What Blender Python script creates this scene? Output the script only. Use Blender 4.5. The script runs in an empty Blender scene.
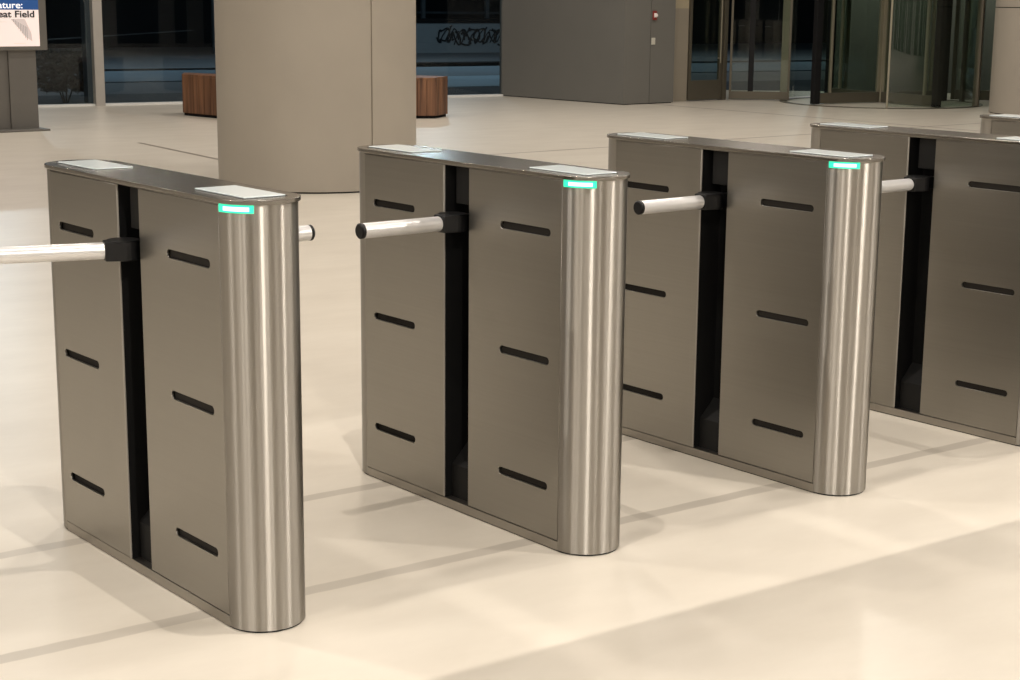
import bpy, bmesh, math, random
from mathutils import Vector, Matrix
random.seed(7)
sc = bpy.context.scene
C = sc.collection
PI = math.pi

# ------------------------------------------------------------------ materials
def newmat(name):
    m = bpy.data.materials.new(name); m.use_nodes = True
    nt = m.node_tree
    return m, nt, nt.nodes['Principled BSDF']

def nd(nt, t, **kw):
    n = nt.nodes.new(t)
    for k, v in kw.items(): setattr(n, k, v)
    return n

def streaks(nt, scale, lo, hi, detail=3.0, nscale=1.0):
    tc = nd(nt, 'ShaderNodeTexCoord'); mp = nd(nt, 'ShaderNodeMapping')
    mp.inputs['Scale'].default_value = scale
    ns = nd(nt, 'ShaderNodeTexNoise'); ns.inputs['Scale'].default_value = nscale; ns.inputs['Detail'].default_value = detail
    mr = nd(nt, 'ShaderNodeMapRange'); mr.inputs['To Min'].default_value = lo; mr.inputs['To Max'].default_value = hi
    nt.links.new(tc.outputs['Object'], mp.inputs['Vector']); nt.links.new(mp.outputs['Vector'], ns.inputs['Vector'])
    nt.links.new(ns.outputs['Fac'], mr.inputs['Value'])
    return ns, mr

def steel(name, col, rough, scale, aniso=0.0, rot=0.0, var=0.06, bump=0.0, radial=False):
    m, nt, b = newmat(name)
    b.inputs['Metallic'].default_value = 1.0
    ns, mr = streaks(nt, scale, rough - var, rough + var)
    nt.links.new(mr.outputs['Result'], b.inputs['Roughness'])
    cr = nd(nt, 'ShaderNodeMapRange'); cr.inputs['To Min'].default_value = 0.93; cr.inputs['To Max'].default_value = 1.05
    nt.links.new(ns.outputs['Fac'], cr.inputs['Value'])
    mx = nd(nt, 'ShaderNodeVectorMath', operation='SCALE'); mx.inputs[0].default_value = col
    nt.links.new(cr.outputs['Result'], mx.inputs['Scale']); nt.links.new(mx.outputs['Vector'], b.inputs['Base Color'])
    if aniso:
        b.inputs['Anisotropic'].default_value = aniso
        b.inputs['Anisotropic Rotation'].default_value = rot
        tg = nd(nt, 'ShaderNodeTangent', direction_type='RADIAL', axis='Z')
        nt.links.new(tg.outputs['Tangent'], b.inputs['Tangent'])
    if bump:
        bp = nd(nt, 'ShaderNodeBump'); bp.inputs['Strength'].default_value = bump; bp.inputs['Distance'].default_value = 0.002
        nt.links.new(ns.outputs['Fac'], bp.inputs['Height']); nt.links.new(bp.outputs['Normal'], b.inputs['Normal'])
    return m

def plain(name, col, rough=0.6, metal=0.0, nscale=8.0, amp=0.06, spec=0.5):
    m, nt, b = newmat(name)
    ns, mr = streaks(nt, (1, 1, 1), 1 - amp, 1 + amp, 4.0, nscale)
    mx = nd(nt, 'ShaderNodeVectorMath', operation='SCALE'); mx.inputs[0].default_value = col
    nt.links.new(mr.outputs['Result'], mx.inputs['Scale']); nt.links.new(mx.outputs['Vector'], b.inputs['Base Color'])
    b.inputs['Roughness'].default_value = rough; b.inputs['Metallic'].default_value = metal
    b.inputs['Specular IOR Level'].default_value = spec
    return m

def emis(name, col, s):
    m, nt, b = newmat(name)
    b.inputs['Base Color'].default_value = (*col, 1); b.inputs['Emission Color'].default_value = (*col, 1)
    b.inputs['Emission Strength'].default_value = s; b.inputs['Roughness'].default_value = 0.3
    return m

def glass(name, tint, refl=1.0, rough=0.0):
    m = bpy.data.materials.new(name); m.use_nodes = True; nt = m.node_tree; nt.nodes.clear()
    out = nd(nt, 'ShaderNodeOutputMaterial'); mix = nd(nt, 'ShaderNodeMixShader')
    tr = nd(nt, 'ShaderNodeBsdfTransparent'); tr.inputs['Color'].default_value = (*tint, 1)
    gl = nd(nt, 'ShaderNodeBsdfGlossy'); gl.inputs['Roughness'].default_value = rough
    lw = nd(nt, 'ShaderNodeLayerWeight'); lw.inputs['Blend'].default_value = 0.5
    pw = nd(nt, 'ShaderNodeMath', operation='POWER'); pw.inputs[1].default_value = 5.0; nt.links.new(lw.outputs['Facing'], pw.inputs[0])
    fr = nd(nt, 'ShaderNodeMath', operation='MULTIPLY_ADD'); fr.inputs[1].default_value = .95; fr.inputs[2].default_value = .045; nt.links.new(pw.outputs[0], fr.inputs[0])
    mu = nd(nt, 'ShaderNodeMath', operation='MULTIPLY'); mu.inputs[1].default_value = refl
    mu.use_clamp = True
    nt.links.new(fr.outputs[0], mu.inputs[0]); nt.links.new(mu.outputs[0], mix.inputs[0])
    nt.links.new(tr.outputs[0], mix.inputs[1]); nt.links.new(gl.outputs[0], mix.inputs[2])
    nt.links.new(mix.outputs[0], out.inputs['Surface'])
    return m

STEEL = (0.52, 0.475, 0.42)
M = {}
M['panel'] = steel('brushed_panel_steel', (0.340, 0.323, 0.291), 0.36, (60, 1.5, 160), var=0.05)
M['column'] = steel('brushed_column_steel', (0.44, 0.415, 0.375), 0.38, (170, 170, 1.2), aniso=1.0, rot=0.25, var=0.05, bump=0.10)
M['lid'] = steel('brushed_lid_steel', (0.36, 0.34, 0.31), 0.22, (160, 3, 10), var=0.04)
M['frame_steel'] = steel('edge_frame_steel', (0.37, 0.345, 0.31), 0.34, (20, 2, 60), var=0.05)
M['black'] = plain('black_plastic', (0.006, 0.006, 0.0065), 0.42, spec=.35)
M['edge'] = plain('satin_edge_strip', (0.42, 0.39, 0.34), 0.45, metal=.3)
M['void'] = plain('matt_black_interior', (0.004, 0.004, 0.004), 0.8, spec=0.2)
M['lining'] = plain('dark_slot_lining', (0.024, 0.021, 0.018), 0.7, spec=0.2)
M['housing'] = plain('dark_grey_housing', (0.007, 0.0068, 0.0065), 0.6, spec=0.3)
M['tube'] = plain('satin_white_aluminium_tube', (0.80, 0.79, 0.78), 0.32, metal=0.45, amp=.02)
M['reader'] = plain('frosted_white_glass', (0.80, 0.87, 0.88), 0.12, amp=0.015)
M['led'] = emis('green_status_light', (0.03, 0.66, 0.36), 1.25)
M['led_core'] = emis('green_status_light_core', (0.52, 1.0, 0.80), 1.5)
M['plaster'] = plain('beige_column_cladding', (0.385, 0.345, 0.29), 0.5, nscale=1.6, amp=0.10, spec=0.3)
M['concrete'] = plain('grey_block_cladding', (0.17, 0.165, 0.15), 0.55, nscale=0.9, amp=0.10, spec=0.3)
M['concrete_light'] = plain('pale_wall_strip', (0.30, 0.265, 0.21), 0.6, nscale=2, amp=0.06)
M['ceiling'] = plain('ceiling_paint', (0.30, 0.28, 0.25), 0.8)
M['shadow_slab'] = plain('shadow_slab_paint', (0.10, 0.09, 0.08), 0.8)
M['wall'] = plain('lobby_wall_paint', (0.36, 0.32, 0.27), 0.7)
m, nt, b = newmat('streak_banded_wall'); M['rear'] = m  # pale and dark bands invented so the steel ends reflect vertical streaks
_tc = nd(nt, 'ShaderNodeTexCoord'); _sp = nd(nt, 'ShaderNodeSeparateXYZ'); nt.links.new(_tc.outputs['Object'], _sp.inputs[0])
_ad = nd(nt, 'ShaderNodeMath', operation='ADD'); nt.links.new(_sp.outputs[0], _ad.inputs[0]); nt.links.new(_sp.outputs[1], _ad.inputs[1])
_no = nd(nt, 'ShaderNodeTexNoise', noise_dimensions='1D'); _no.inputs['Scale'].default_value = 1.1; _no.inputs['Detail'].default_value = 1.5; nt.links.new(_ad.outputs[0], _no.inputs['W'])
_cr = nd(nt, 'ShaderNodeValToRGB'); _cr.color_ramp.interpolation = 'CONSTANT'
_cr.color_ramp.elements[0].color = (.03, .03, .03, 1); _cr.color_ramp.elements[1].position = .53; _cr.color_ramp.elements[1].color = (.62, .60, .55, 1)
nt.links.new(_no.outputs['Fac'], _cr.inputs['Fac']); nt.links.new(_cr.outputs['Color'], b.inputs['Base Color'])
b.inputs['Roughness'].default_value = .6
M['alu'] = plain('window_mullion_aluminium', (0.46, 0.43, 0.39), 0.45, 0.3)
M['fin'] = plain('dark_blue_grey_fin', (0.06, 0.075, 0.085), 0.5)
M['sill'] = plain('white_sill', (0.75, 0.75, 0.73), 0.4)
M['bronze'] = plain('bronze_door_frame', (0.14, 0.125, 0.095), 0.42, 0.5)
M['bronze_light'] = plain('pale_bronze_trim', (0.36, 0.33, 0.25), 0.35, 0.6)
M['glass'] = glass('window_glass', (0.76, 0.81, 0.83), 0.6)
M['doorglass'] = glass('tinted_door_glass', (0.82, 0.87, 0.83), 1.1)
M['asphalt'] = plain('night_street_asphalt', (0.11, 0.125, 0.135), 0.8, nscale=0.6, amp=0.25)
M['kerb'] = plain('dark_kerb_verge', (0.03, 0.042, 0.05), 0.9, nscale=1.5, amp=0.5)
M['snow'] = plain('pale_blue_road_slush', (0.28, 0.42, 0.50), 0.8, nscale=0.8, amp=0.25)
M['wallout'] = plain('grey_retaining_wall', (0.27, 0.31, 0.33), 0.85, nscale=1.0, amp=0.15)
M['dark'] = plain('dark_painted_metal', (0.005, 0.005, 0.006), 0.6, spec=.3)
M['paint'] = plain('black_spray_paint', (0.012, 0.018, 0.022), 0.9)
M['leaf'] = plain('dark_leaves', (0.010, 0.014, 0.011), 0.7, amp=0.3)
M['red'] = plain('red_alarm_plastic', (0.25, 0.03, 0.025), 0.4)
M['white'] = plain('white_plastic', (0.62, 0.60, 0.52), 0.4)
M['totem'] = plain('sign_stand_metal', (0.17, 0.16, 0.145), 0.42, 0.4)

# wood with vertical grain
m, nt, b = newmat('bench_wood_slats'); M['wood'] = m
ns, mr = streaks(nt, (22, 22, 1.2), 0, 1, 5.0, 1.0)
cr = nd(nt, 'ShaderNodeValToRGB')
cr.color_ramp.elements[0].color = (0.07, 0.029, 0.014, 1); cr.color_ramp.elements[1].color = (0.27, 0.125, 0.060, 1)
cr.color_ramp.elements[0].position = 0.3; cr.color_ramp.elements[1].position = 0.72
nt.links.new(ns.outputs['Fac'], cr.inputs['Fac']); nt.links.new(cr.outputs['Color'], b.inputs['Base Color'])
b.inputs['Roughness'].default_value = 0.5

# floor: poured cream terrazzo with filled cable channels and thin joints
ROW = -0.0552           # the turnstile row runs along (1, ROW)
m, nt, b = newmat('poured_cream_floor'); M['floor'] = m
tc = nd(nt, 'ShaderNodeTexCoord'); sp = nd(nt, 'ShaderNodeSeparateXYZ'); nt.links.new(tc.outputs['Object'], sp.inputs[0])
def mth(op, a, bb=None, clamp=False):
    n = nd(nt, 'ShaderNodeMath', operation=op); n.use_clamp = clamp
    for i, v in enumerate((a, bb)):
        if v is None: continue
        if isinstance(v, (int, float)): n.inputs[i].default_value = v
        else: nt.links.new(v, n.inputs[i])
    return n.outputs[0]
xx, yy = sp.outputs[0], sp.outputs[1]
yrow = mth('SUBTRACT', mth('SUBTRACT', yy, 3.211), mth('MULTIPLY', mth('SUBTRACT', xx, 1.852), ROW))
def band(v, centre, half, soft):
    d = mth('ABSOLUTE', mth('SUBTRACT', v, centre))
    n = nd(nt, 'ShaderNodeMapRange'); n.inputs['From Min'].default_value = half; n.inputs['From Max'].default_value = half + soft
    n.inputs['To Min'].default_value = 1; n.inputs['To Max'].default_value = 0
    nt.links.new(d, n.inputs['Value']); return n.outputs['Result']
edge_noise = nd(nt, 'ShaderNodeTexNoise'); edge_noise.inputs['Scale'].default_value = 9
nt.links.new(tc.outputs['Object'], edge_noise.inputs['Vector'])
yw = mth('ADD', yrow, mth('MULTIPLY', mth('SUBTRACT', edge_noise.outputs['Fac'], 0.5), 0.012))
chan = mth('MAXIMUM', band(yw, 0.108, 0.022, 0.006), band(yw, 0.79, 0.022, 0.006))
chan = mth('MULTIPLY', chan, mth('LESS_THAN', xx, 9.0))
jx = mth('MAXIMUM', band(mth('SUBTRACT', xx, mth('MULTIPLY', yy, 0.10)), 5.96, 0.022, 0.006),
         band(mth('SUBTRACT', xx, mth('MULTIPLY', yy, 0.04)), 15.78, 0.022, 0.006))
jx = mth('MULTIPLY', mth('MULTIPLY', jx, mth('GREATER_THAN', yy, 11.0)), mth('LESS_THAN', yy, 17.5))
jx = mth('MULTIPLY', jx, mth('SUBTRACT', 1.0, mth('MULTIPLY', mth('LESS_THAN', xx, 9), mth('GREATER_THAN', yy, 15.3))))
jy = mth('MULTIPLY', band(yy, 12.31, 0.018, 0.006), mth('GREATER_THAN', xx, 7.6))
joint = mth('MAXIMUM', jx, jy)
n1 = nd(nt, 'ShaderNodeTexNoise'); n1.inputs['Scale'].default_value = 1.7; n1.inputs['Detail'].default_value = 5; n1.inputs['Roughness'].default_value = .6
mp = nd(nt, 'ShaderNodeMapping'); mp.inputs['Rotation'].default_value = (0, 0, .5); mp.inputs['Scale'].default_value = (1, 2.2, 1)
nt.links.new(tc.outputs['Object'], mp.inputs['Vector']); nt.links.new(mp.outputs['Vector'], n1.inputs['Vector'])
r1 = nd(nt, 'ShaderNodeValToRGB')
r1.color_ramp.elements[0].color = (0.63, 0.575, 0.49, 1); r1.color_ramp.elements[1].color = (0.71, 0.655, 0.565, 1)
r1.color_ramp.elements[0].position = .3; r1.color_ramp.elements[1].position = .7
nt.links.new(n1.outputs['Fac'], r1.inputs['Fac'])
def mixc(f, a, col):
    n = nd(nt, 'ShaderNodeMix', data_type='RGBA'); nt.links.new(f, n.inputs[0]); nt.links.new(a, n.inputs[6]); n.inputs[7].default_value = (*col, 1)
    return n.outputs[2]
c = mixc(mth('MULTIPLY', chan, 0.9), r1.outputs['Color'], (0.49, 0.445, 0.38))
c = mixc(mth('MULTIPLY', joint, 0.8), c, (0.16, 0.12, 0.10))
nt.links.new(c, b.inputs['Base Color'])
b.inputs['Roughness'].default_value = 0.31; b.inputs['Specular IOR Level'].default_value = 0.42

# ------------------------------------------------------------------ geometry helpers
def link(name, me, mat, parent=None):
    o = bpy.data.objects.new(name, me); C.objects.link(o)
    if mat is not None and not me.materials: me.materials.append(mat)
    if parent is not None: o.parent = parent
    return o
def finish(bm, name, mat, parent=None, smooth=False, bevel=0.0, seg=2, angle=35):
    bmesh.ops.recalc_face_normals(bm, faces=bm.faces)
    me = bpy.data.meshes.new(name); bm.to_mesh(me); bm.free()
    if smooth:
        for p in me.polygons: p.use_smooth = True
        me.set_sharp_from_angle(angle=math.radians(angle))
    o = link(name, me, mat, parent)
    if bevel:
        md = o.modifiers.new('edge', 'BEVEL'); md.width = bevel; md.segments = seg; md.limit_method = 'ANGLE'; md.angle_limit = math.radians(40)
        md.harden_normals = False
    return o
def bx(bm, x0, x1, y0, y1, z0, z1):
    vs = [bm.verts.new(v) for v in ((x0,y0,z0),(x1,y0,z0),(x1,y1,z0),(x0,y1,z0),(x0,y0,z1),(x1,y0,z1),(x1,y1,z1),(x0,y1,z1))]
    for f in ((0,3,2,1),(4,5,6,7),(0,1,5,4),(1,2,6,5),(2,3,7,6),(3,0,4,7)): bm.faces.new([vs[i] for i in f])
    return vs
def prism(bm, pts, z0, z1):
    lo = [bm.verts.new((x, y, z0)) for x, y in pts]; hi = [bm.verts.new((x, y, z1)) for x, y in pts]
    n = len(pts); bm.faces.new(lo[::-1]); bm.faces.new(hi)
    for i in range(n): bm.faces.new((lo[i], lo[(i+1) % n], hi[(i+1) % n], hi[i]))
def bar(bm, a, b_, w, h, z0):
    # horizontal straight bar from a to b (2D) of width w, from z0 to z0+h
    a = Vector(a); b_ = Vector(b_); d = (b_ - a).normalized(); n = Vector((-d.y, d.x)) * w / 2
    prism(bm, [tuple(a - n), tuple(b_ - n), tuple(b_ + n), tuple(a + n)], z0, z0 + h)
def post(bm, cx, cy, w, d, ang, z0, z1):
    ca, sa = math.cos(ang), math.sin(ang)
    pts = [(cx + ca*u - sa*v, cy + sa*u + ca*v) for u, v in ((-w/2,-d/2),(w/2,-d/2),(w/2,d/2),(-w/2,d/2))]
    prism(bm, pts, z0, z1)
def box(name, x0, x1, y0, y1, z0, z1, mat, parent=None, bevel=0.0):
    bm = bmesh.new(); bx(bm, x0, x1, y0, y1, z0, z1); return finish(bm, name, mat, parent, bevel=bevel)
def tube(bm, a, b_, r0, r1=None, n=32, caps=True):
    a = Vector(a); b_ = Vector(b_); r1 = r0 if r1 is None else r1
    d = (b_ - a).normalized(); u = d.orthogonal().normalized(); v = d.cross(u)
    A = [bm.verts.new(a + r0*(math.cos(t)*u + math.sin(t)*v)) for t in [2*PI*i/n for i in range(n)]]
    B = [bm.verts.new(b_ + r1*(math.cos(t)*u + math.sin(t)*v)) for t in [2*PI*i/n for i in range(n)]]
    for i in range(n): bm.faces.new((A[i], A[(i+1) % n], B[(i+1) % n], B[i]))
    if caps: bm.faces.new(A[::-1]); bm.faces.new(B)
def tag(o, label=None, cat=None, group=None, kind=None):
    if label: o['label'] = label
    if cat: o['category'] = cat
    if group: o['group'] = group
    if kind: o['kind'] = kind
    return o
def empty(name, loc, rz=0):
    o = bpy.data.objects.new(name, None); C.objects.link(o); o.location = loc; o.rotation_euler = (0, 0, rz); o.empty_display_size = .1
    return o
def struct(o): o['kind'] = 'structure'; return o
def children(o): return [c for c in bpy.data.objects if c.parent == o]
def copy_tree(o, parent=None):
    c = o.copy(); C.objects.link(c); c.parent = parent
    for ch in children(o): copy_tree(ch, c)
    return c
def sheet_with_slots(name, y0, y1, z0, z1, slots, thick, x, mat, parent):
    """vertical sheet-metal panel in the YZ plane with rounded slots cut through it; outer face at x"""
    cu = bpy.data.curves.new(name, 'CURVE'); cu.dimensions = '2D'; cu.fill_mode = 'BOTH'; cu.extrude = thick/2 - .0008; cu.bevel_depth = .0008; cu.bevel_resolution = 1
    cu.offset = -.0008
    def poly(pts):
        s = cu.splines.new('POLY'); s.points.add(len(pts)-1); s.use_cyclic_u = True
        for p, q in zip(s.points, pts): p.co = (q[0], q[1], 0, 1)
    poly([(y0, z0), (y1, z0), (y1, z1), (y0, z1)])
    for a, b_, zc, h in slots:
        r = h/2; pts = []
        for i in range(9): t = -PI/2 + PI*i/8; pts.append((b_ - r + r*math.cos(t), zc + r*math.sin(t)))
        for i in range(9): t = PI/2 + PI*i/8; pts.append((a + r + r*math.cos(t), zc + r*math.sin(t)))
        poly(pts)
    tmp = bpy.data.objects.new('tmp', cu); C.objects.link(tmp)
    dg = bpy.context.evaluated_depsgraph_get()
    me = bpy.data.meshes.new_from_object(tmp.evaluated_get(dg))
    bpy.data.objects.remove(tmp)
    s = 1 if x > 0 else -1
    M4 = Matrix(((0, 0, 1, x - s*thick/2), (1, 0, 0, 0), (0, 1, 0, 0), (0, 0, 0, 1)))
    me.transform(M4)
    me.materials.clear()
    return link(name, me, mat, parent)

# ------------------------------------------------------------------ turnstile
R, L, HB = 0.0939, 0.9015, 0.9905
OY = -L/2
def arc(cx, cy, r, a0, a1, n):
    return [(cx + r*math.cos(a0 + (a1-a0)*i/n), cy + r*math.sin(a0 + (a1-a0)*i/n)) for i in range(n+1)]
def stadium(r, n=32):
    return arc(0, OY, r, PI, 2*PI, n) + arc(0, OY+L, r, 0, PI, n)

def end_shell(near):
    """half-round sheet wrapped round the end of the cabinet"""
    bm = bmesh.new()
    n = 48
    if near: po = arc(0, OY, R, PI, 2*PI, n); pi_ = arc(0, OY, R-.004, PI, 2*PI, n)
    else: po = arc(0, OY+L, R, 0, PI, n); pi_ = arc(0, OY+L, R-.004, 0, PI, n)
    s = .0015 if near else -.0015      # short straight return past the bend
    po = [(po[0][0], po[0][1]+s)] + po + [(po[-1][0], po[-1][1]+s)]
    pi_ = [(pi_[0][0], pi_[0][1]+s)] + pi_ + [(pi_[-1][0], pi_[-1][1]+s)]
    prism_pts = po + pi_[::-1]
    lo = [bm.verts.new((x, y, .005)) for x, y in prism_pts]; hi = [bm.verts.new((x, y, HB-.001)) for x, y in prism_pts]
    k = len(po); N = len(prism_pts)
    for i in range(N): bm.faces.new((lo[i], lo[(i+1) % N], hi[(i+1) % N], hi[i]))
    for i in range(k-1):
        j = N-1-i
        bm.faces.new((lo[i], lo[i+1], lo[j-1], lo[j])); bm.faces.new((hi[i], hi[i+1], hi[j-1], hi[j]))
    return finish(bm, 'end_column', M['column'], root, smooth=True, angle=30)

def make_arm(sx, length, swing=0.0):
    """clamp in the slot with a tube leaving it sideways"""
    a = empty('barrier_arm', (sx*.100, OY+.448, .832), swing)
    a.parent = root
    tl = length - .148
    bm = bmesh.new(); tube(bm, (sx*.048, 0, 0), (sx*(.048+tl-.012), 0, 0), .0205, n=40)
    finish(bm, 'arm_tube', M['tube'], a, smooth=True)
    bm = bmesh.new(); e = sx*(.048+tl-.012); tube(bm, (e, 0, 0), (e+sx*.008, 0, 0), .0209, n=40); tube(bm, (e+sx*.008, 0, 0), (e+sx*.011, 0, 0), .0209, .0175, n=40)
    finish(bm, 'end_cap', M['black'], a, smooth=True)
    bm = bmesh.new()
    h = .0235
    prism(bm, [(sx*.056, -.024), (sx*.058, .0), (sx*.056, .024)][::1] + [(sx*(.008-.040*abs(math.cos(t))*(1 if math.cos(t)<0 else -1)), .036*math.sin(t)) for t in [PI*.35 + PI*1.3*i/16 for i in range(17)]], -h, h)
    bx(bm, min(-sx*.085, 0), max(-sx*.085, 0), -.018, .018, -.020, .020)
    finish(bm, 'arm_clamp', M['black'], a, bevel=.003)
    bm = bmesh.new(); tube(bm, (sx*.010, 0, h), (sx*.010, 0, h+.002), .040, n=40)
    finish(bm, 'clamp_cap', M['black'], a, smooth=True, bevel=.0015)
    return a

def make_turnstile():
    global root
    root = empty('turnstile', (0, 0, 0))
    bm = bmesh.new(); prism(bm, stadium(R-.004), 0, .005); finish(bm, 'base_plate', M['black'], root)
    end_shell(True); end_shell(False)
    # long bottom rails with a seam at the columns
    for s in (-1, 1):
        bm = bmesh.new(); x0, x1 = sorted((s*R, s*(R-.030))); bx(bm, x0, x1, OY+.002, OY+L-.002, .003, .0285)
        finish(bm, 'bottom_rail', M['frame_steel'], root, bevel=.0012)
        bm = bmesh.new(); x0, x1 = sorted((s*(R-.0005), s*(R-.02))); bx(bm, x0, x1, OY+.002, OY+L-.002, HB-.0045, HB-.001)
        finish(bm, 'top_rail', M['frame_steel'], root)
        sl = [(.048, .253), (.648, .853)]
        zs = (.847, .508, .168)
        sheet_with_slots('side_panel', OY+.004, OY+.394, .0305, .9850, [(OY+.048, OY+.256, z, .021) for z in zs], .007, s*(R-.0005), M['panel'], root)
        sheet_with_slots('side_panel', OY+.507, OY+L-.004, .0305, .9850, [(OY+.646, OY+.854, z, .021) for z in zs], .007, s*(R+.0022), M['panel'], root)
        bm = bmesh.new(); x0, x1 = sorted((s*(R+.0024), s*(R-.0012))); bx(bm, x0, x1, OY+.5035, OY+.5065, .0305, .985)
        finish(bm, 'panel_edge_strip', M['edge'], root)
        for y0, y1 in ((OY+.012, OY+.385), (OY+.513, OY+L-.012)):
            x0, x1 = sorted((s*(R-.0095), s*.010))
            bm = bmesh.new(); bx(bm, x0, x1, y0, y1, .029, .985); finish(bm, 'inner_lining', M['lining'], root)
    bm = bmesh.new(); bx(bm, -.009, .009, OY+.394, OY+.504, .006, .989); bx(bm, -R+.0095, R-.0095, OY+.386, OY+.394, .029, .989); bx(bm, -R+.0095, R-.0095, OY+.507, OY+.512, .029, .989); bx(bm, -R+.0014, R-.0014, OY+.5037, OY+.5067, .029, .989); finish(bm, 'slot_backing', M['void'], root)
    for s in (-1, 1):
        bm = bmesh.new(); x0, x1 = sorted((s*.0095, s*.074)); bx(bm, x0, x1, OY+.396, OY+.478, .880, .988)
        finish(bm, 'drive_housing', M['housing'], root, bevel=.002)
        bm = bmesh.new()      # lower cover with a sloping top
        v = [bm.verts.new(q) for q in ((s*.0095, OY+.396, .006), (s*.070, OY+.396, .006), (s*.070, OY+.502, .006), (s*.0095, OY+.502, .006),
                                      (s*.0095, OY+.396, .185), (s*.070, OY+.396, .125), (s*.070, OY+.502, .125), (s*.0095, OY+.502, .185))]
        for f in ((0,3,2,1),(4,5,6,7),(0,1,5,4),(1,2,6,5),(2,3,7,6),(3,0,4,7)): bm.faces.new([v[i] for i in f])
        finish(bm, 'lower_cover', M['housing'], root, bevel=.002)
    # lid
    bm = bmesh.new(); prism(bm, stadium(R+.006, 48), HB, 1.0)
    lid = finish(bm, 'lid', M['lid'], root, smooth=True, angle=30, bevel=.0011)
    for y0, y1 in ((OY-.040, OY+.186), (OY+.715, OY+.941)):
        rd = box('card_reader', -.053, .053, y0, y1, 1.0, 1.0035, M['reader'], root, bevel=.0015)
        bm = bmesh.new(); bx(bm, -.056, .056, y0-.003, y1+.003, .9995, 1.0008)
        finish(bm, 'reader_gasket', M['black'], rd)
    # status light bar let into the rounded end just below the lid
    def ring(a0, a1, r0, r1, z0, z1, name, mat, par):
        bm = bmesh.new(); po = arc(0, OY, r1, a0, a1, 20); pi_ = arc(0, OY, r0, a0, a1, 20)
        pts = po + pi_[::-1]; lo = [bm.verts.new((x, y, z0)) for x, y in pts]; hi = [bm.verts.new((x, y, z1)) for x, y in pts]
        N = len(pts); k = len(po)
        for i in range(N): bm.faces.new((lo[i], lo[(i+1) % N], hi[(i+1) % N], hi[i]))
        for i in range(k-1):
            j = N-1-i; bm.faces.new((lo[i], lo[i+1], lo[j-1], lo[j])); bm.faces.new((hi[i], hi[i+1], hi[j-1], hi[j]))
        return finish(bm, name, mat, par, smooth=True, angle=30)
    sl = ring(math.radians(182), math.radians(237), R-.002, R+.0022, .9715, .9892, 'status_light', M['led'], root)
    sl['label'] = 'glowing green status light bar'
    ring(math.radians(192), math.radians(231), R+.0022, R+.0030, .9755, .9850, 'light_core', M['led_core'], sl)
    make_arm(-1, .418)
    make_arm(1, .424)
    return root

SPOT = [(1.8518, 3.2112), (2.8046, 3.1585), (3.7585, 3.1058), (4.7077, 3.0534), (5.6610, 3.0008)]
LAB = ['leftmost brushed steel turnstile, its left arm running out of the frame',
       'brushed steel turnstile second from left, standing in front of the round beige column',
       'third brushed steel turnstile from left, with the grey wall block behind it',
       'fourth brushed steel turnstile from left, its rounded near end cut off by the frame edge',
       'rightmost turnstile, only its far top corner showing in front of the right column']
t0 = make_turnstile()
for i, ((x, y), lab) in enumerate(zip(SPOT, LAB)):
    t = t0 if i == 0 else copy_tree(t0)
    t.location = (x, y + L/2, 0)
    tag(t, lab, 'turnstile', 'row of waist-high steel turnstiles')
# the leftmost turnstile's left arm has been pushed inward
for ch in children(t0):
    if ch.name.startswith('barrier_arm') and ch.location.x < 0: ch.rotation_euler.z = -math.radians(17)

# ------------------------------------------------------------------ room shell
WA, WB = Vector((8.9, 21.0)), Vector((15.85, 19.95))
wd = (WB-WA).normalized(); wn = Vector((-wd.y, wd.x))      # wn points outside
WL = WA - wd*21.5
DL = Vector((18.88, 16.72)); DR = Vector((20.80, 14.80)); dd = (DR-DL).normalized(); dn = Vector((-dd.y, dd.x))
DE = DL + dd*9.0
bm = bmesh.new(); prism(bm, [(-12.3, -10), (DE.x+6, -10), (DE.x+6, DE.y-1), (DE.x+2.2, DE.y+1.9), (18.15+2.0, 17.5+2.0), (16.9, 20.4), tuple(WB), tuple(WL)], -.2, 0)
struct(finish(bm, 'floor', M['floor']))
H = 6.0
bm = bmesh.new(); prism(bm, [(-12.3, -10), (DE.x+6, -10), (DE.x+6, DE.y-1), (DE.x+2.2, DE.y+1.9), (20.15, 19.5), (16.9, 20.4), tuple(WB), tuple(WL)], H, H+.2)
struct(finish(bm, 'ceiling', M['ceiling']))
struct(box('wall_left', -12.6, -12.3, -10, WL.y+.2, 0, H, M['rear']))
struct(box('wall_rear', -12.3, DE.x+6, -10.3, -10, 0, H, M['rear']))
struct(box('wall_right', DE.x+6, DE.x+6.3, -10, DE.y-1, 0, H, M['wall']))
# unseen slab added to shade the near floor, edge parallel to the turnstile row
def rowpt(x, yr): return (x, 3.211 + ROW*(x-1.852) + yr)
EDGE = -.385
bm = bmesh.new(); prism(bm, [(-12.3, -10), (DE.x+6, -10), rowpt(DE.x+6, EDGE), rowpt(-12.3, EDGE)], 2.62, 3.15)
struct(finish(bm, 'ceiling_shadow_slab', M['shadow_slab']))

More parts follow.
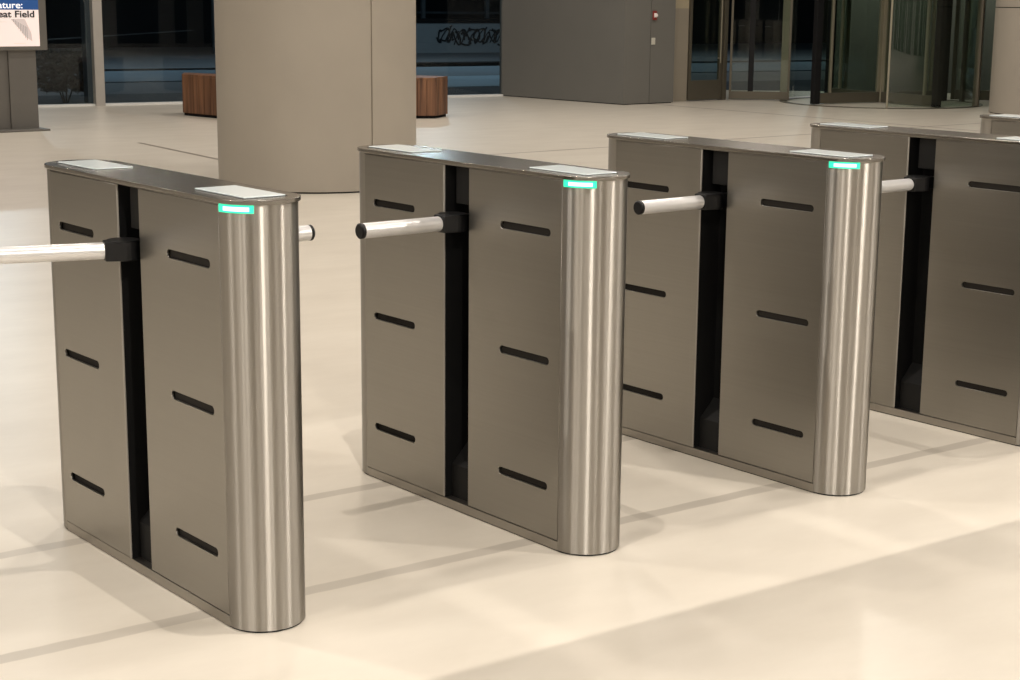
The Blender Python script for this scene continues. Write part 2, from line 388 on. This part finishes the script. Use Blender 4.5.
# window wall: mullions, sill, panes
def wpt(s, off=0): return tuple(WA + wd*s + wn*off)
LW = (WB-WA).length
wcount = 0
posts_s = [0.78 + 3.1*k for k in range(-7, 2)]
edges = [-21.5] + posts_s + [LW]
for k in range(len(edges)-1):
    s0, s1 = edges[k], edges[k+1]
    if s1 - s0 < .2: continue
    wcount += 1
    w = empty('window_%d' % wcount, (*wpt((s0+s1)/2), 0)); w['kind'] = 'structure'
    inv = Matrix.Translation(Vector((*wpt((s0+s1)/2), 0))).inverted()
    def add(bm, name, mat):
        o = finish(bm, name, mat, w); o.data.transform(inv); return o
    bm = bmesh.new(); bar(bm, wpt(s0, .04), wpt(s1, .04), .016, H-.05, .028); add(bm, 'pane', M['glass'])
    bm = bmesh.new(); bar(bm, wpt(s0, .02), wpt(s1, .02), .13, .028, 0); add(bm, 'sill', M['sill'])
    if k > 0:
        a = math.atan2(wd.y, wd.x)
        c_ = wpt(s0-.005, -.02); bm = bmesh.new(); post(bm, c_[0], c_[1], .125, .14, a, 0.0, H); add(bm, 'mullion', M['alu'])
        c_ = wpt(s0-.10, .14); bm = bmesh.new(); post(bm, c_[0], c_[1], .07, .20, a, 0.0, H); add(bm, 'outer_fin', M['fin'])
# grey clad block between windows and doors
bm = bmesh.new()
prism(bm, [(15.94, 17.30), (16.435, 17.30), (16.437, 17.312), (16.445, 17.312), (16.447, 17.30), (16.92, 17.30), (16.92, 20.1), (15.89, 20.06), (15.86, 19.96)], .012, H)
bl = finish(bm, 'wall_back', M['concrete']); struct(bl)
bm = bmesh.new(); prism(bm, [(15.955, 17.32), (16.90, 17.32), (16.90, 20.0), (15.90, 19.95)], 0, .012); o = finish(bm, 'shadow_gap', M['void'], bl)
struct(box('wall_door_side', 16.92, 17.39, 17.50, 20.3, 0, 1.345, M['concrete_light']))
struct(box('trim_1', 16.92, 17.39, 17.50, 20.3, 1.345, H, plain('pale_upper_strip', (0.42, 0.36, 0.25), .6)))

# fire alarm and switch on the block
t = empty('fire_alarm', (16.50, 17.302, 1.245)); tag(t, 'small red fire alarm with a clear strobe on the grey block', 'fire alarm')
o = box('backplate', -.035, .035, -.028, 0, -.065, .065, M['red'], t, bevel=.008)
bm = bmesh.new(); v = [bm.verts.new(q) for q in ((-.028,-.028,-.03),(.028,-.028,-.03),(.028,-.028,.035),(-.028,-.028,.035),(.005,-.060,-.012),(.024,-.060,-.012),(.024,-.060,.012),(.005,-.060,.022))]
for f in ((0,3,2,1),(4,5,6,7),(0,1,5,4),(1,2,6,5),(2,3,7,6),(3,0,4,7)): bm.faces.new([v[i] for i in f])
finish(bm, 'strobe_lens', plain('strobe_lens', (.85, .75, .72), .15), t, bevel=.004)
t = empty('wall_switch', (16.49, 17.30, .885)); tag(t, 'small square pale switch plate on the grey block below the fire alarm', 'switch')
box('plate', -.036, .036, -.012, 0, -.048, .048, M['white'], t, bevel=.004)
box('button', -.016, .016, -.018, -.012, -.022, .022, M['white'], t, bevel=.002)

# ------------------------------------------------------------------ doors
DH = 2.45
def glazed_leaf(name, a, b_, rail_h, stile_w, z_top, off=0, mat_r='bronze', mat_s='bronze', thick=.05, parent=None, kind=True, handle=None):
    a = Vector(a); b_ = Vector(b_); mid = (a+b_)/2; d = (b_-a); ln = d.length; ang = math.atan2(d.y, d.x)
    e = empty(name, (mid.x, mid.y, 0), ang)
    if kind: e['kind'] = 'structure'
    if parent: e.parent = parent
    h = ln/2
    box('bottom_rail', -h+stile_w, h-stile_w, -thick/2, thick/2, .012, rail_h, M[mat_r], e, bevel=.004)
    box('top_rail', -h+stile_w, h-stile_w, -thick/2, thick/2, z_top-.09, z_top, M[mat_r], e, bevel=.004)
    box('stile', -h, -h+stile_w, -thick/2, thick/2, .012, z_top, M[mat_s], e, bevel=.004)
    box('stile', h-stile_w, h, -thick/2, thick/2, .012, z_top, M[mat_s], e, bevel=.004)
    box('pane', -h+stile_w, h-stile_w, -.006, .006, rail_h, z_top-.09, M['doorglass'], e)
    if handle:
        bm = bmesh.new(); x = handle
        tube(bm, (x, -.075, .55), (x, -.075, 1.75), .012, n=12); tube(bm, (x, -.075, .62), (x, -.02, .62), .009, n=10); tube(bm, (x, -.075, 1.68), (x, -.02, 1.68), .009, n=10)
        finish(bm, 'door_handle', M['bronze_light'], e, smooth=True)
    return e
glazed_leaf('door_1', (17.40, 17.50), (18.09, 17.50), .30, .05, DH, handle=.26)
bm = bmesh.new(); post(bm, 18.13, 17.50, .07, .12, 0, 0, 3.0); struct(finish(bm, 'trim_2', M['bronze'], bevel=.004))
dleaf = glazed_leaf('door_2', (18.22, 17.44), (18.84, 16.79), .13, .035, DH, thick=.06)
# dark inner post of door_2
box('dark_post', -.17, -.09, -.02, .04, .13, DH-.09, M['dark'], dleaf)
# transom wall above doors
bm = bmesh.new(); bar(bm, (17.39, 17.56), (18.2, 17.56), .16, H-DH-.01, DH+.005); struct(finish(bm, 'wall_transom', M['bronze']))
bm = bmesh.new(); bar(bm, (18.2, 17.52), tuple(DE+dn*.06), .16, H-2.63, 2.62); struct(finish(bm, 'wall_over_doors', M['wall']))

# revolving door
RC = Vector((19.65, 15.73)); RR = 1.42
fw = Vector((.783, .622)); rt = Vector((.622, -.783))
def rp(lat, fwd, c_=RC): return c_ + rt*lat + fw*fwd
rev = empty('revolving_door', (RC.x, RC.y, 0)); tag(rev, 'glass revolving door with dark wing edges, behind the third and fourth turnstiles', 'revolving door')
IR = Matrix.Translation(Vector((RC.x, RC.y, 0))).inverted()
def radd(bm, name, mat, par=None, **k):
    o = finish(bm, name, mat, rev, **k); o.data.transform(IR); return o
def circ_pts(r, a0, a1, n): return [(RC.x + r*math.cos(a0+(a1-a0)*i/n), RC.y + r*math.sin(a0+(a1-a0)*i/n)) for i in range(n+1)]
# thin floor ring
bm = bmesh.new()
po = circ_pts(RR+.05, 0, 2*PI, 72)[:-1]; pi_ = circ_pts(RR-.05, 0, 2*PI, 72)[:-1]
for i in range(72):
    j = (i+1) % 72
    q = [bm.verts.new((*v, z)) for z in (0, .008) for v in (po[i], po[j], pi_[j], pi_[i])]
    bm.faces.new(q[4:]); bm.faces.new((q[0], q[1], q[5], q[4])); bm.faces.new((q[3], q[2], q[6], q[7]))
bmesh.ops.remove_doubles(bm, verts=bm.verts, dist=1e-5)
radd(bm, 'floor_ring', M['bronze'])
bm = bmesh.new(); prism(bm, circ_pts(RR+.08, 0, 2*PI, 72)[:-1], 2.36, 2.61); radd(bm, 'canopy', M['bronze'], smooth=True)
# centre post and wings
bm = bmesh.new(); tube(bm, (RC.x, RC.y, 0.008), (RC.x, RC.y, 2.36), .030, n=20); radd(bm, 'centre_post', M['bronze_light'], smooth=True)
wang = math.atan2(*( (rt*-1.03 + fw*-.88).yx ))
for k in range(4):
    a = wang + k*PI/2
    ux, uy = math.cos(a), math.sin(a)
    wing = empty('wing', (0, 0, -.008), a); wing.parent = rev
    box('bottom_rail', .045, 1.15, -.025, .025, .02, .17, M['bronze'], wing, bevel=.004)
    box('top_rail', .045, 1.15, -.025, .025, 2.24, 2.33, M['bronze'], wing, bevel=.004)
    box('inner_stile', .035, .085, -.025, .025, .17, 2.24, M['bronze_light'], wing, bevel=.004)
    box('dark_edge_stile', 1.15, 1.26, -.045, .045, .015, 2.34, M['dark'], wing, bevel=.006)
    box('middle_stile', 0.93, 0.965, -.022, .022, .17, 2.24, M['bronze_light'], wing, bevel=.004)
    box('pane', .085, 1.15, -.005, .005, .17, 2.24, M['doorglass'], wing)
def ang_of(v): return math.atan2(v.y, v.x)
aF = ang_of(rt*.10 - fw*1.40); aR = ang_of(rt*1.30 - fw*.45); aL = ang_of(rt*-1.40 + fw*.10); aB = ang_of(rt*-.6 + fw*1.3); aBR = ang_of(rt*1.2+fw*.75)
def curved(a0, a1):
    while a1 < a0: a1 += 2*PI
    bm = bmesh.new(); n = 24; po = circ_pts(RR+.006, a0, a1, n); pi_ = circ_pts(RR-.006, a0, a1, n)
    pts = po + pi_[::-1]; lo = [bm.verts.new((x, y, .03)) for x, y in pts]; hi = [bm.verts.new((x, y, 2.36)) for x, y in pts]; N = len(pts)
    for i in range(N): bm.faces.new((lo[i], lo[(i+1) % N], hi[(i+1) % N], hi[i]))
    radd(bm, 'curved_pane', M['doorglass'], smooth=True)
curved(aF, aR); curved(aB, aL) if False else curved(aL - 1.1, aL)
curved(aR, aBR)
for a, w_, mt in ((aF, .028, 'bronze_light'), (aR, .08, 'bronze_post'), (aL, .11, 'bronze_post'), (aL-1.1, .06, 'bronze'), (aBR, .06, 'bronze')):
    if mt == 'bronze_post': mt = 'bronze_post'; M.setdefault(mt, plain('warm_bronze_post', (0.27, 0.235, 0.185), .42, .4))
    bm = bmesh.new(); post(bm, RC.x+RR*math.cos(a), RC.y+RR*math.sin(a), w_, w_, a, .008, 2.36); radd(bm, 'frame_post', M[mt], bevel=.004)
# further glazed leaf right of the revolving door, and plain glazed wall beyond
p0 = rp(1.05, 1.15); p1 = rp(1.98, .95)
glazed_leaf('door_3', tuple(p0), tuple(p1), .16, .06, DH)
p2 = rp(2.05, .93)
d3 = glazed_leaf('window_20', tuple(p2), tuple(DE), .16, .08, DH)

q0, q1 = rp(-.9, 4.2), rp(7.5, 4.2)
bm = bmesh.new(); bar(bm, tuple(q0), tuple(q1), .2, 4.2, -.05); struct(finish(bm, 'wall_glass_backdrop', plain('grey_green_backdrop', (.15, .155, .14), .7)))  # added backdrop whose grey-green stands in for reflections in the door glass
# right-hand round column and centre column
def round_column(cx, cy, r, seams, label, hseam=None):
    root = empty('round_column', (cx, cy, 0)); tag(root, label, 'column')
    bm = bmesh.new(); n = 128; pts = []
    for i in range(n):
        a = 2*PI*i/n; pts.append((a, r))
    for s in seams:
        w = .0075/r
        pts = [q for q in pts if abs((q[0]-s+PI) % (2*PI)-PI) > w*1.2]
        pts += [((s-w) % (2*PI), r), ((s-w*.7) % (2*PI), r-.012), ((s+w*.7) % (2*PI), r-.012), ((s+w) % (2*PI), r)]
    pts.sort()
    P = [(q*math.cos(a), q*math.sin(a)) for a, q in pts]
    if hseam: levels = [(.012, hseam-.006), (hseam+.006, H)]
    else: levels = [(.012, H)]
    for z0, z1 in levels: prism(bm, P, z0, z1)
    finish(bm, 'cladding', M['plaster'], root, smooth=True, angle=40)
    bm = bmesh.new(); prism(bm, [((r-.014)*math.cos(2*PI*i/64), (r-.014)*math.sin(2*PI*i/64)) for i in range(64)], 0, H-.01)
    finish(bm, 'column_core', M['housing'], root, smooth=True, angle=40)
round_column(7.0, 11.15, .78, [math.radians(-90.5) % (2*PI), math.radians(89.5)], 'large round beige column with a vertical seam, behind the second turnstile')
round_column(19.72, 12.90, .80, [math.radians(0)], 'beige column at the right frame edge, behind the last turnstile', hseam=1.402)

# ------------------------------------------------------------------ wooden bench blocks
def bench(name_label, pts, h):
    cx = sum(q[0] for q in pts)/len(pts); cy = sum(q[1] for q in pts)/len(pts)
    root = empty('bench', (cx, cy, 0)); tag(root, name_label, 'bench', None)
    P = [(x-cx, y-cy) for x, y in pts]
    Q = [(x*.97, y*.97) for x, y in P]
    bm = bmesh.new(); prism(bm, Q, 0, .04); finish(bm, 'plinth', M['void'], root)
    bm = bmesh.new()
    # vertical slats round the block
    n = len(P)
    for i in range(n):
        a = Vector(P[i]); b_ = Vector(P[(i+1) % n]); ln = (b_-a).length; k = max(2, round(ln/.12)); d = (b_-a)/k; nn = Vector((-d.y, d.x)).normalized()
        for j in range(k):
            u0 = a + d*j + d.normalized()*.003; u1 = a + d*(j+1) - d.normalized()*.003
            prism(bm, [tuple(u0), tuple(u1), tuple(u1+nn*.03), tuple(u0+nn*.03)], .035, h-.03)
    finish(bm, 'side_slats', M['wood'], root)
    bm = bmesh.new(); prism(bm, P, h-.03, h); finish(bm, 'seat', M['wood'], root, bevel=.006)
def quad(c0, d, w, dep):
    c0 = Vector(c0); d = Vector(d).normalized(); n = Vector((-d.y, d.x))
    return [tuple(c0), tuple(c0+d*w), tuple(c0+d*w+n*dep), tuple(c0+n*dep)]
bench('wooden slatted bench block showing to the left of the round column', [(9.73, 18.62), (9.92, 17.0), (10.6, 17.1), (9.93, 18.95)], .51)
bench('wooden slatted bench block showing to the right of the round column', [(11.25, 16.92), (12.08, 16.50), (12.42, 16.72), (11.85, 17.9), (11.35, 17.7)], .50)

# ------------------------------------------------------------------ display sign at the left edge
sg = empty('display_sign', (6.93, 17.40, 0)); tag(sg, 'standing display screen showing a blue and white notice, at the left frame edge', 'sign')
box('base', -.445, .445, -.22, .30, 0, .022, M['totem'], sg, bevel=.004)
bm = bmesh.new(); bx(bm, -.41, .055, 0, .10, .022, .90); bx(bm, .10, .41, 0, .10, .022, .90); bx(bm, .055, .10, .02, .10, .022, .90)
finish(bm, 'stand', M['totem'], sg)
fr = box('screen_frame', -.525, .525, -.06, 0, .862, 1.95, M['totem'], sg, bevel=.006)
scr = box('screen', -.437, .437, -.064, -.058, .905, 1.90, emis('screen_white', (0.86, 0.74, 0.70), .50), sg)
hd = box('blue_header', -.437, .437, -.066, -.0635, 1.292, 1.90, emis('screen_blue', (0.02, 0.075, 0.24), .45), scr)
def text(s, right, base, size, mat, par, y=-.0685, fat=.0008):
    cu = bpy.data.curves.new('t', 'FONT'); cu.body = s; cu.size = size; cu.align_x = 'RIGHT'; cu.extrude = .0006; cu.offset = fat
    tmp = bpy.data.objects.new('tmp', cu); C.objects.link(tmp); dg = bpy.context.evaluated_depsgraph_get()
    me = bpy.data.meshes.new_from_object(tmp.evaluated_get(dg)); bpy.data.objects.remove(tmp)
    me.transform(Matrix.Translation((right, y, base)) @ Matrix.Rotation(PI/2, 4, 'X') @ Matrix.Diagonal((1.22, 1, 1, 1))); me.materials.clear()
    return link('lettering', me, mat, par)
text('ature:', .265, 1.308, .098, emis('letter_white', (.9, .9, .9), .8), scr)
text('eat', .130, 1.213, .098, plain('letter_dark', (.02, .02, .025), .6), scr, fat=.0022)
text('Field', .392, 1.213, .098, plain('letter_ink', (.02, .02, .025), .6), scr, fat=.0022)
grey1 = emis('artwork_grey', (.40, .36, .35), .22); grey2 = emis('artwork_pale', (.62, .54, .52), .42)
def flat(name, pts, y, mat):
    bm = bmesh.new(); lo = [bm.verts.new((x, y, z)) for x, z in pts]; hi = [bm.verts.new((x, y-.001, z)) for x, z in pts]; n = len(pts)
    bm.faces.new(lo); bm.faces.new(hi[::-1])
    for i in range(n): bm.faces.new((lo[i], lo[(i+1) % n], hi[(i+1) % n], hi[i]))
    return finish(bm, name, mat, scr)
flat('artwork', [(.12, 1.195), (.28, 1.195), (.345, 1.05), (.355, .955), (.30, .99)], -.0645, grey2)
bm = bmesh.new()
for k in range(9):
    x = .15+.018*k; bx(bm, x, x+.006, -.0672, -.0662, 1.19-.024*k-.03, 1.19-.010*k)
finish(bm, 'artwork_hatching', grey1, scr)
for x0, x1, z0 in ((.14, .28, .935), (-.3, .08, 1.16), (-.3, .0, 1.09), (-.3, .0, 1.06)):
    bm = bmesh.new(); bx(bm, x0, x1, -.0652, -.0644, z0, z0+.006); finish(bm, 'small_print', grey2, scr)

# ------------------------------------------------------------------ outside, at night
def out_strip(name, d0, d1, mat, z, kind='structure', s0=-40, s1=70):
    bm = bmesh.new(); prism(bm, [wpt(s0, d0), wpt(s1, d0), wpt(s1, d1), wpt(s0, d1)], z-.02, z)
    o = finish(bm, name, mat); o['kind'] = kind; return o
bm = bmesh.new(); bx(bm, -60, 110, -40, 110, -.45, -.25); struct(finish(bm, 'floor_street', M['asphalt']))
out_strip('floor_verge', .22, 3.6, M['kerb'], -.06)
bm = bmesh.new(); prism(bm, [wpt(6.0, 3.6), wpt(9.2, 3.6), wpt(11.3, 7.2), wpt(6.0, 7.2)], -.12, -.05); struct(finish(bm, 'floor_slush', M['snow']))
bm = bmesh.new(); prism(bm, [wpt(-30, 3.6), wpt(6.0, 3.6), wpt(6.0, 7.2), wpt(-30, 7.2)], -.13, -.07); prism(bm, [wpt(9.2, 3.6), wpt(60, 3.6), wpt(60, 7.2), wpt(11.3, 7.2)], -.13, -.07); struct(finish(bm, 'floor_pavement', M['asphalt']))
out_strip('floor_road', 7.2, 11.5, plain('road_blue', (.12, .165, .195), .8, nscale=.5, amp=.2), -.05)
bm = bmesh.new(); prism(bm, [wpt(9, 11.5), wpt(15, 11.5), wpt(15, 12.2), wpt(9, 12.2)], -.05, .03); o = finish(bm, 'kerb', M['dark']); o['kind'] = 'structure'
out_strip('floor_far_pavement', 12.2, 20.0, M['asphalt'], -.04)
# retaining wall with sprayed scribble, fence above
rw = empty('retaining_wall', (*wpt(18, 20), 0), math.atan2(wd.y, wd.x)); tag(rw, 'low blue-grey wall across the street with black sprayed scribbles', 'wall')
box('wall_body', -7.5, 2.6, 0, .4, -.05, .80, M['wallout'], rw)
bm = bmesh.new(); bx(bm, -7.5, 2.6, -.03, .43, .80, .92); finish(bm, 'coping', M['dark'], rw)
def scrib(bm, pts, r=.022):
    for a, b_ in zip(pts, pts[1:]): tube(bm, a, b_, r, n=6)
bm = bmesh.new(); rnd = random.Random(3)
for k in range(9):
    cx = -1.42 + k*.235; zc = .43; pts = []
    for j in range(18):
        t = j/17*PI*(1.2 + .9*rnd.random()) + k*1.3
        rr = .235 - .006*j
        pts.append((cx + rr*math.cos(t)*.75 + .09*math.sin(j*.4), -.012, zc + rr*math.sin(t)*1.15 + .03*math.sin(k*2)))
    scrib(bm, pts, .018 + .007*rnd.random())
    scrib(bm, [(cx-.12, -.012, .16+.1*rnd.random()), (cx-.02, -.012, .45), (cx+.12, -.012, .70-.12*rnd.random()), (cx+.20, -.012, .58)], .014)
finish(bm, 'graffiti', M['paint'], rw)
fn = empty('fence', (*wpt(18, 20.8), 0), math.atan2(wd.y, wd.x)); tag(fn, 'dark metal fence standing behind the sprayed wall', 'fence')
bm = bmesh.new()
for z in (1.05, 1.7, 2.4): bx(bm, -8, 3, -.03, .03, z, z+.06)
finish(bm, 'rails', M['kerb'], fn)
for k in range(6): box('fence_post', -8+k*2.1, -7.9+k*2.1, -.06, .06, -.04, 2.6, M['fin'], fn)
# shrub outside behind the mullion
sh = empty('shrub', (9.95, 22.6, -.06)); tag(sh, 'dark shrub outside the glass behind the pale mullion', 'plant')
bm = bmesh.new()
for i in range(1500):
    a = rnd.random()*2*PI; rr = .48*math.sqrt(rnd.random()); z = .12+.55*rnd.random()
    if rr > .5*math.sqrt(max(0, 1-((z-.42)/.36)**2)) : rr *= .6
    c_ = Vector((rr*math.cos(a)*1.05, rr*math.sin(a), z+.05)); d = Vector((rnd.uniform(-1, 1), rnd.uniform(-1, 1), rnd.uniform(-.6, .9))).normalized(); s = d.orthogonal().normalized()*.022
    l = .05+.05*rnd.random()
    v = [bm.verts.new(q) for q in (c_-d*l*.5, c_+s, c_+d*l, c_-s)]; bm.faces.new(v)
finish(bm, 'leaves', M['leaf'], sh)
bm = bmesh.new()
for i in range(5):
    a = rnd.random()*2*PI; tube(bm, (0.03*math.cos(a), .03*math.sin(a), 0), (.2*math.cos(a), .2*math.sin(a), .4+.15*rnd.random()), .012, .005, n=6)
finish(bm, 'stems', M['dark'], sh)
# handrail outside
hr = empty('handrail', (*wpt(3, 7), 0), math.atan2(wd.y, wd.x)); tag(hr, 'thin sloping handrail outside the left window', 'handrail')
bm = bmesh.new(); tube(bm, (-3.5, 0, .55), (1.6, 0, .86), .010, n=8); finish(bm, 'rail', M['fin'], hr, smooth=True)
for k in range(1):
    bm = bmesh.new(); xk = -3.3+4.7*k; tube(bm, (xk, 0, -.06), (xk, 0, .56+.06*(xk+3.5)), .012, n=8); finish(bm, 'rail_post', M['fin'], hr)
# far dark building
bd = empty('far_building', (*wpt(12, 34), 0), math.atan2(wd.y, wd.x)); tag(bd, 'dark building across the street seen through the windows', 'building')
box('facade', -45, 60, 0, 4, -.25, 12, plain('dark_facade', (.02, .024, .027), .9), bd)
box('ledge', -45, 60, -.3, 0, 2.6, 2.8, M['fin'], bd)

# ------------------------------------------------------------------ lights
def disk(name, loc, power, size, col=(1, .925, .84), rot=(0, 0, 0), spread=None):
    l = bpy.data.lights.new(name, 'AREA'); l.shape = 'DISK'; l.size = size; l.energy = power; l.color = col
    if spread: l.spread = spread
    o = bpy.data.objects.new(name, l); C.objects.link(o); o.location = loc; o.rotation_euler = rot; return o
# key downlights hung just beyond the edge of the added shading slab
for x in (-4.75, -1.3, 2.15, 5.57, 9.0):
    px, py = rowpt(x, -.30)
    disk('key_downlight', (px, py, 4.3), 45, .018)
# general downlights in the high ceiling
for x in (-8, -4, 0, 4, 8, 12, 16):
    for y in (6.5, 10.0, 14.0, 17.5):
        if y > 13 and x > 15: continue
        disk('ceiling_downlight', (x+.4, y, H-.05), (35 if x > 15 else 68 if x > 6 else 55 if x > 2 else 14) if y > 8 else (112 if x < 3 else 92), .30)
# unseen fill lamps added under the slab for the near floor and steel streaks
for x in (-7.5, -3.2, .9, 4.1, 7.6, 12):
    for y in (-7.5, -3.2, 1.0):
        disk('under_slab_fill', (x+.4*((y*7) % 3), y, 2.60), 66, .08)
disk('ceiling_downlight', (15.5, 14.3, H-.05), 95, .3)  # extra unseen lamp added to brighten the front face of the grey block
# unseen fill lamps added to brighten the street outside
for s in (2, 12, 24):
    q = wpt(s, 12); disk('street_fill', (q[0], q[1], 6.5), 300 if s < 20 else 150, .4, (.80, .92, 1))
disk('backdrop_fill_light', (21.6, 18.0, 2.9), 26, .3)  # fill lamps added to brighten the backdrop behind the doors
disk('backdrop_fill_light', (23.6, 16.4, 2.9), 26, .3)
w = bpy.data.worlds.new('night'); sc.world = w; w.use_nodes = True
w.node_tree.nodes['Background'].inputs[0].default_value = (.035, .055, .08, 1); w.node_tree.nodes['Background'].inputs[1].default_value = .35

# ------------------------------------------------------------------ camera
cam = bpy.data.cameras.new('camera'); co = bpy.data.objects.new('camera', cam); C.objects.link(co)
rx, ux, fx = Vector((0.7801255746900557, -0.6255634790689969, 0.00862678211171278)), Vector((0.11976151280380977, 0.16285748381463652, 0.9793541851733255)), Vector((0.6140531473459389, 0.7629860900571243, -0.2019677167615872))
mw = Matrix.Identity(4)
for i in range(3): mw[i][0] = rx[i]; mw[i][1] = ux[i]; mw[i][2] = -fx[i]
mw[2][3] = 1.43105
co.matrix_world = mw
cam.sensor_width = 36; cam.lens = 1644.82/1020*36; cam.clip_start = .05; cam.clip_end = 500
sc.camera = co
sc.view_settings.view_transform = 'Standard'; sc.view_settings.look = 'None'; sc.view_settings.gamma = 1; sc.view_settings.use_curve_mapping = False
sc.view_settings.exposure = 0.0
sc.cycles.use_denoising = True
sc.cycles.max_bounces = 8; sc.cycles.transparent_max_bounces = 16
sc.cycles.sample_clamp_indirect = 6
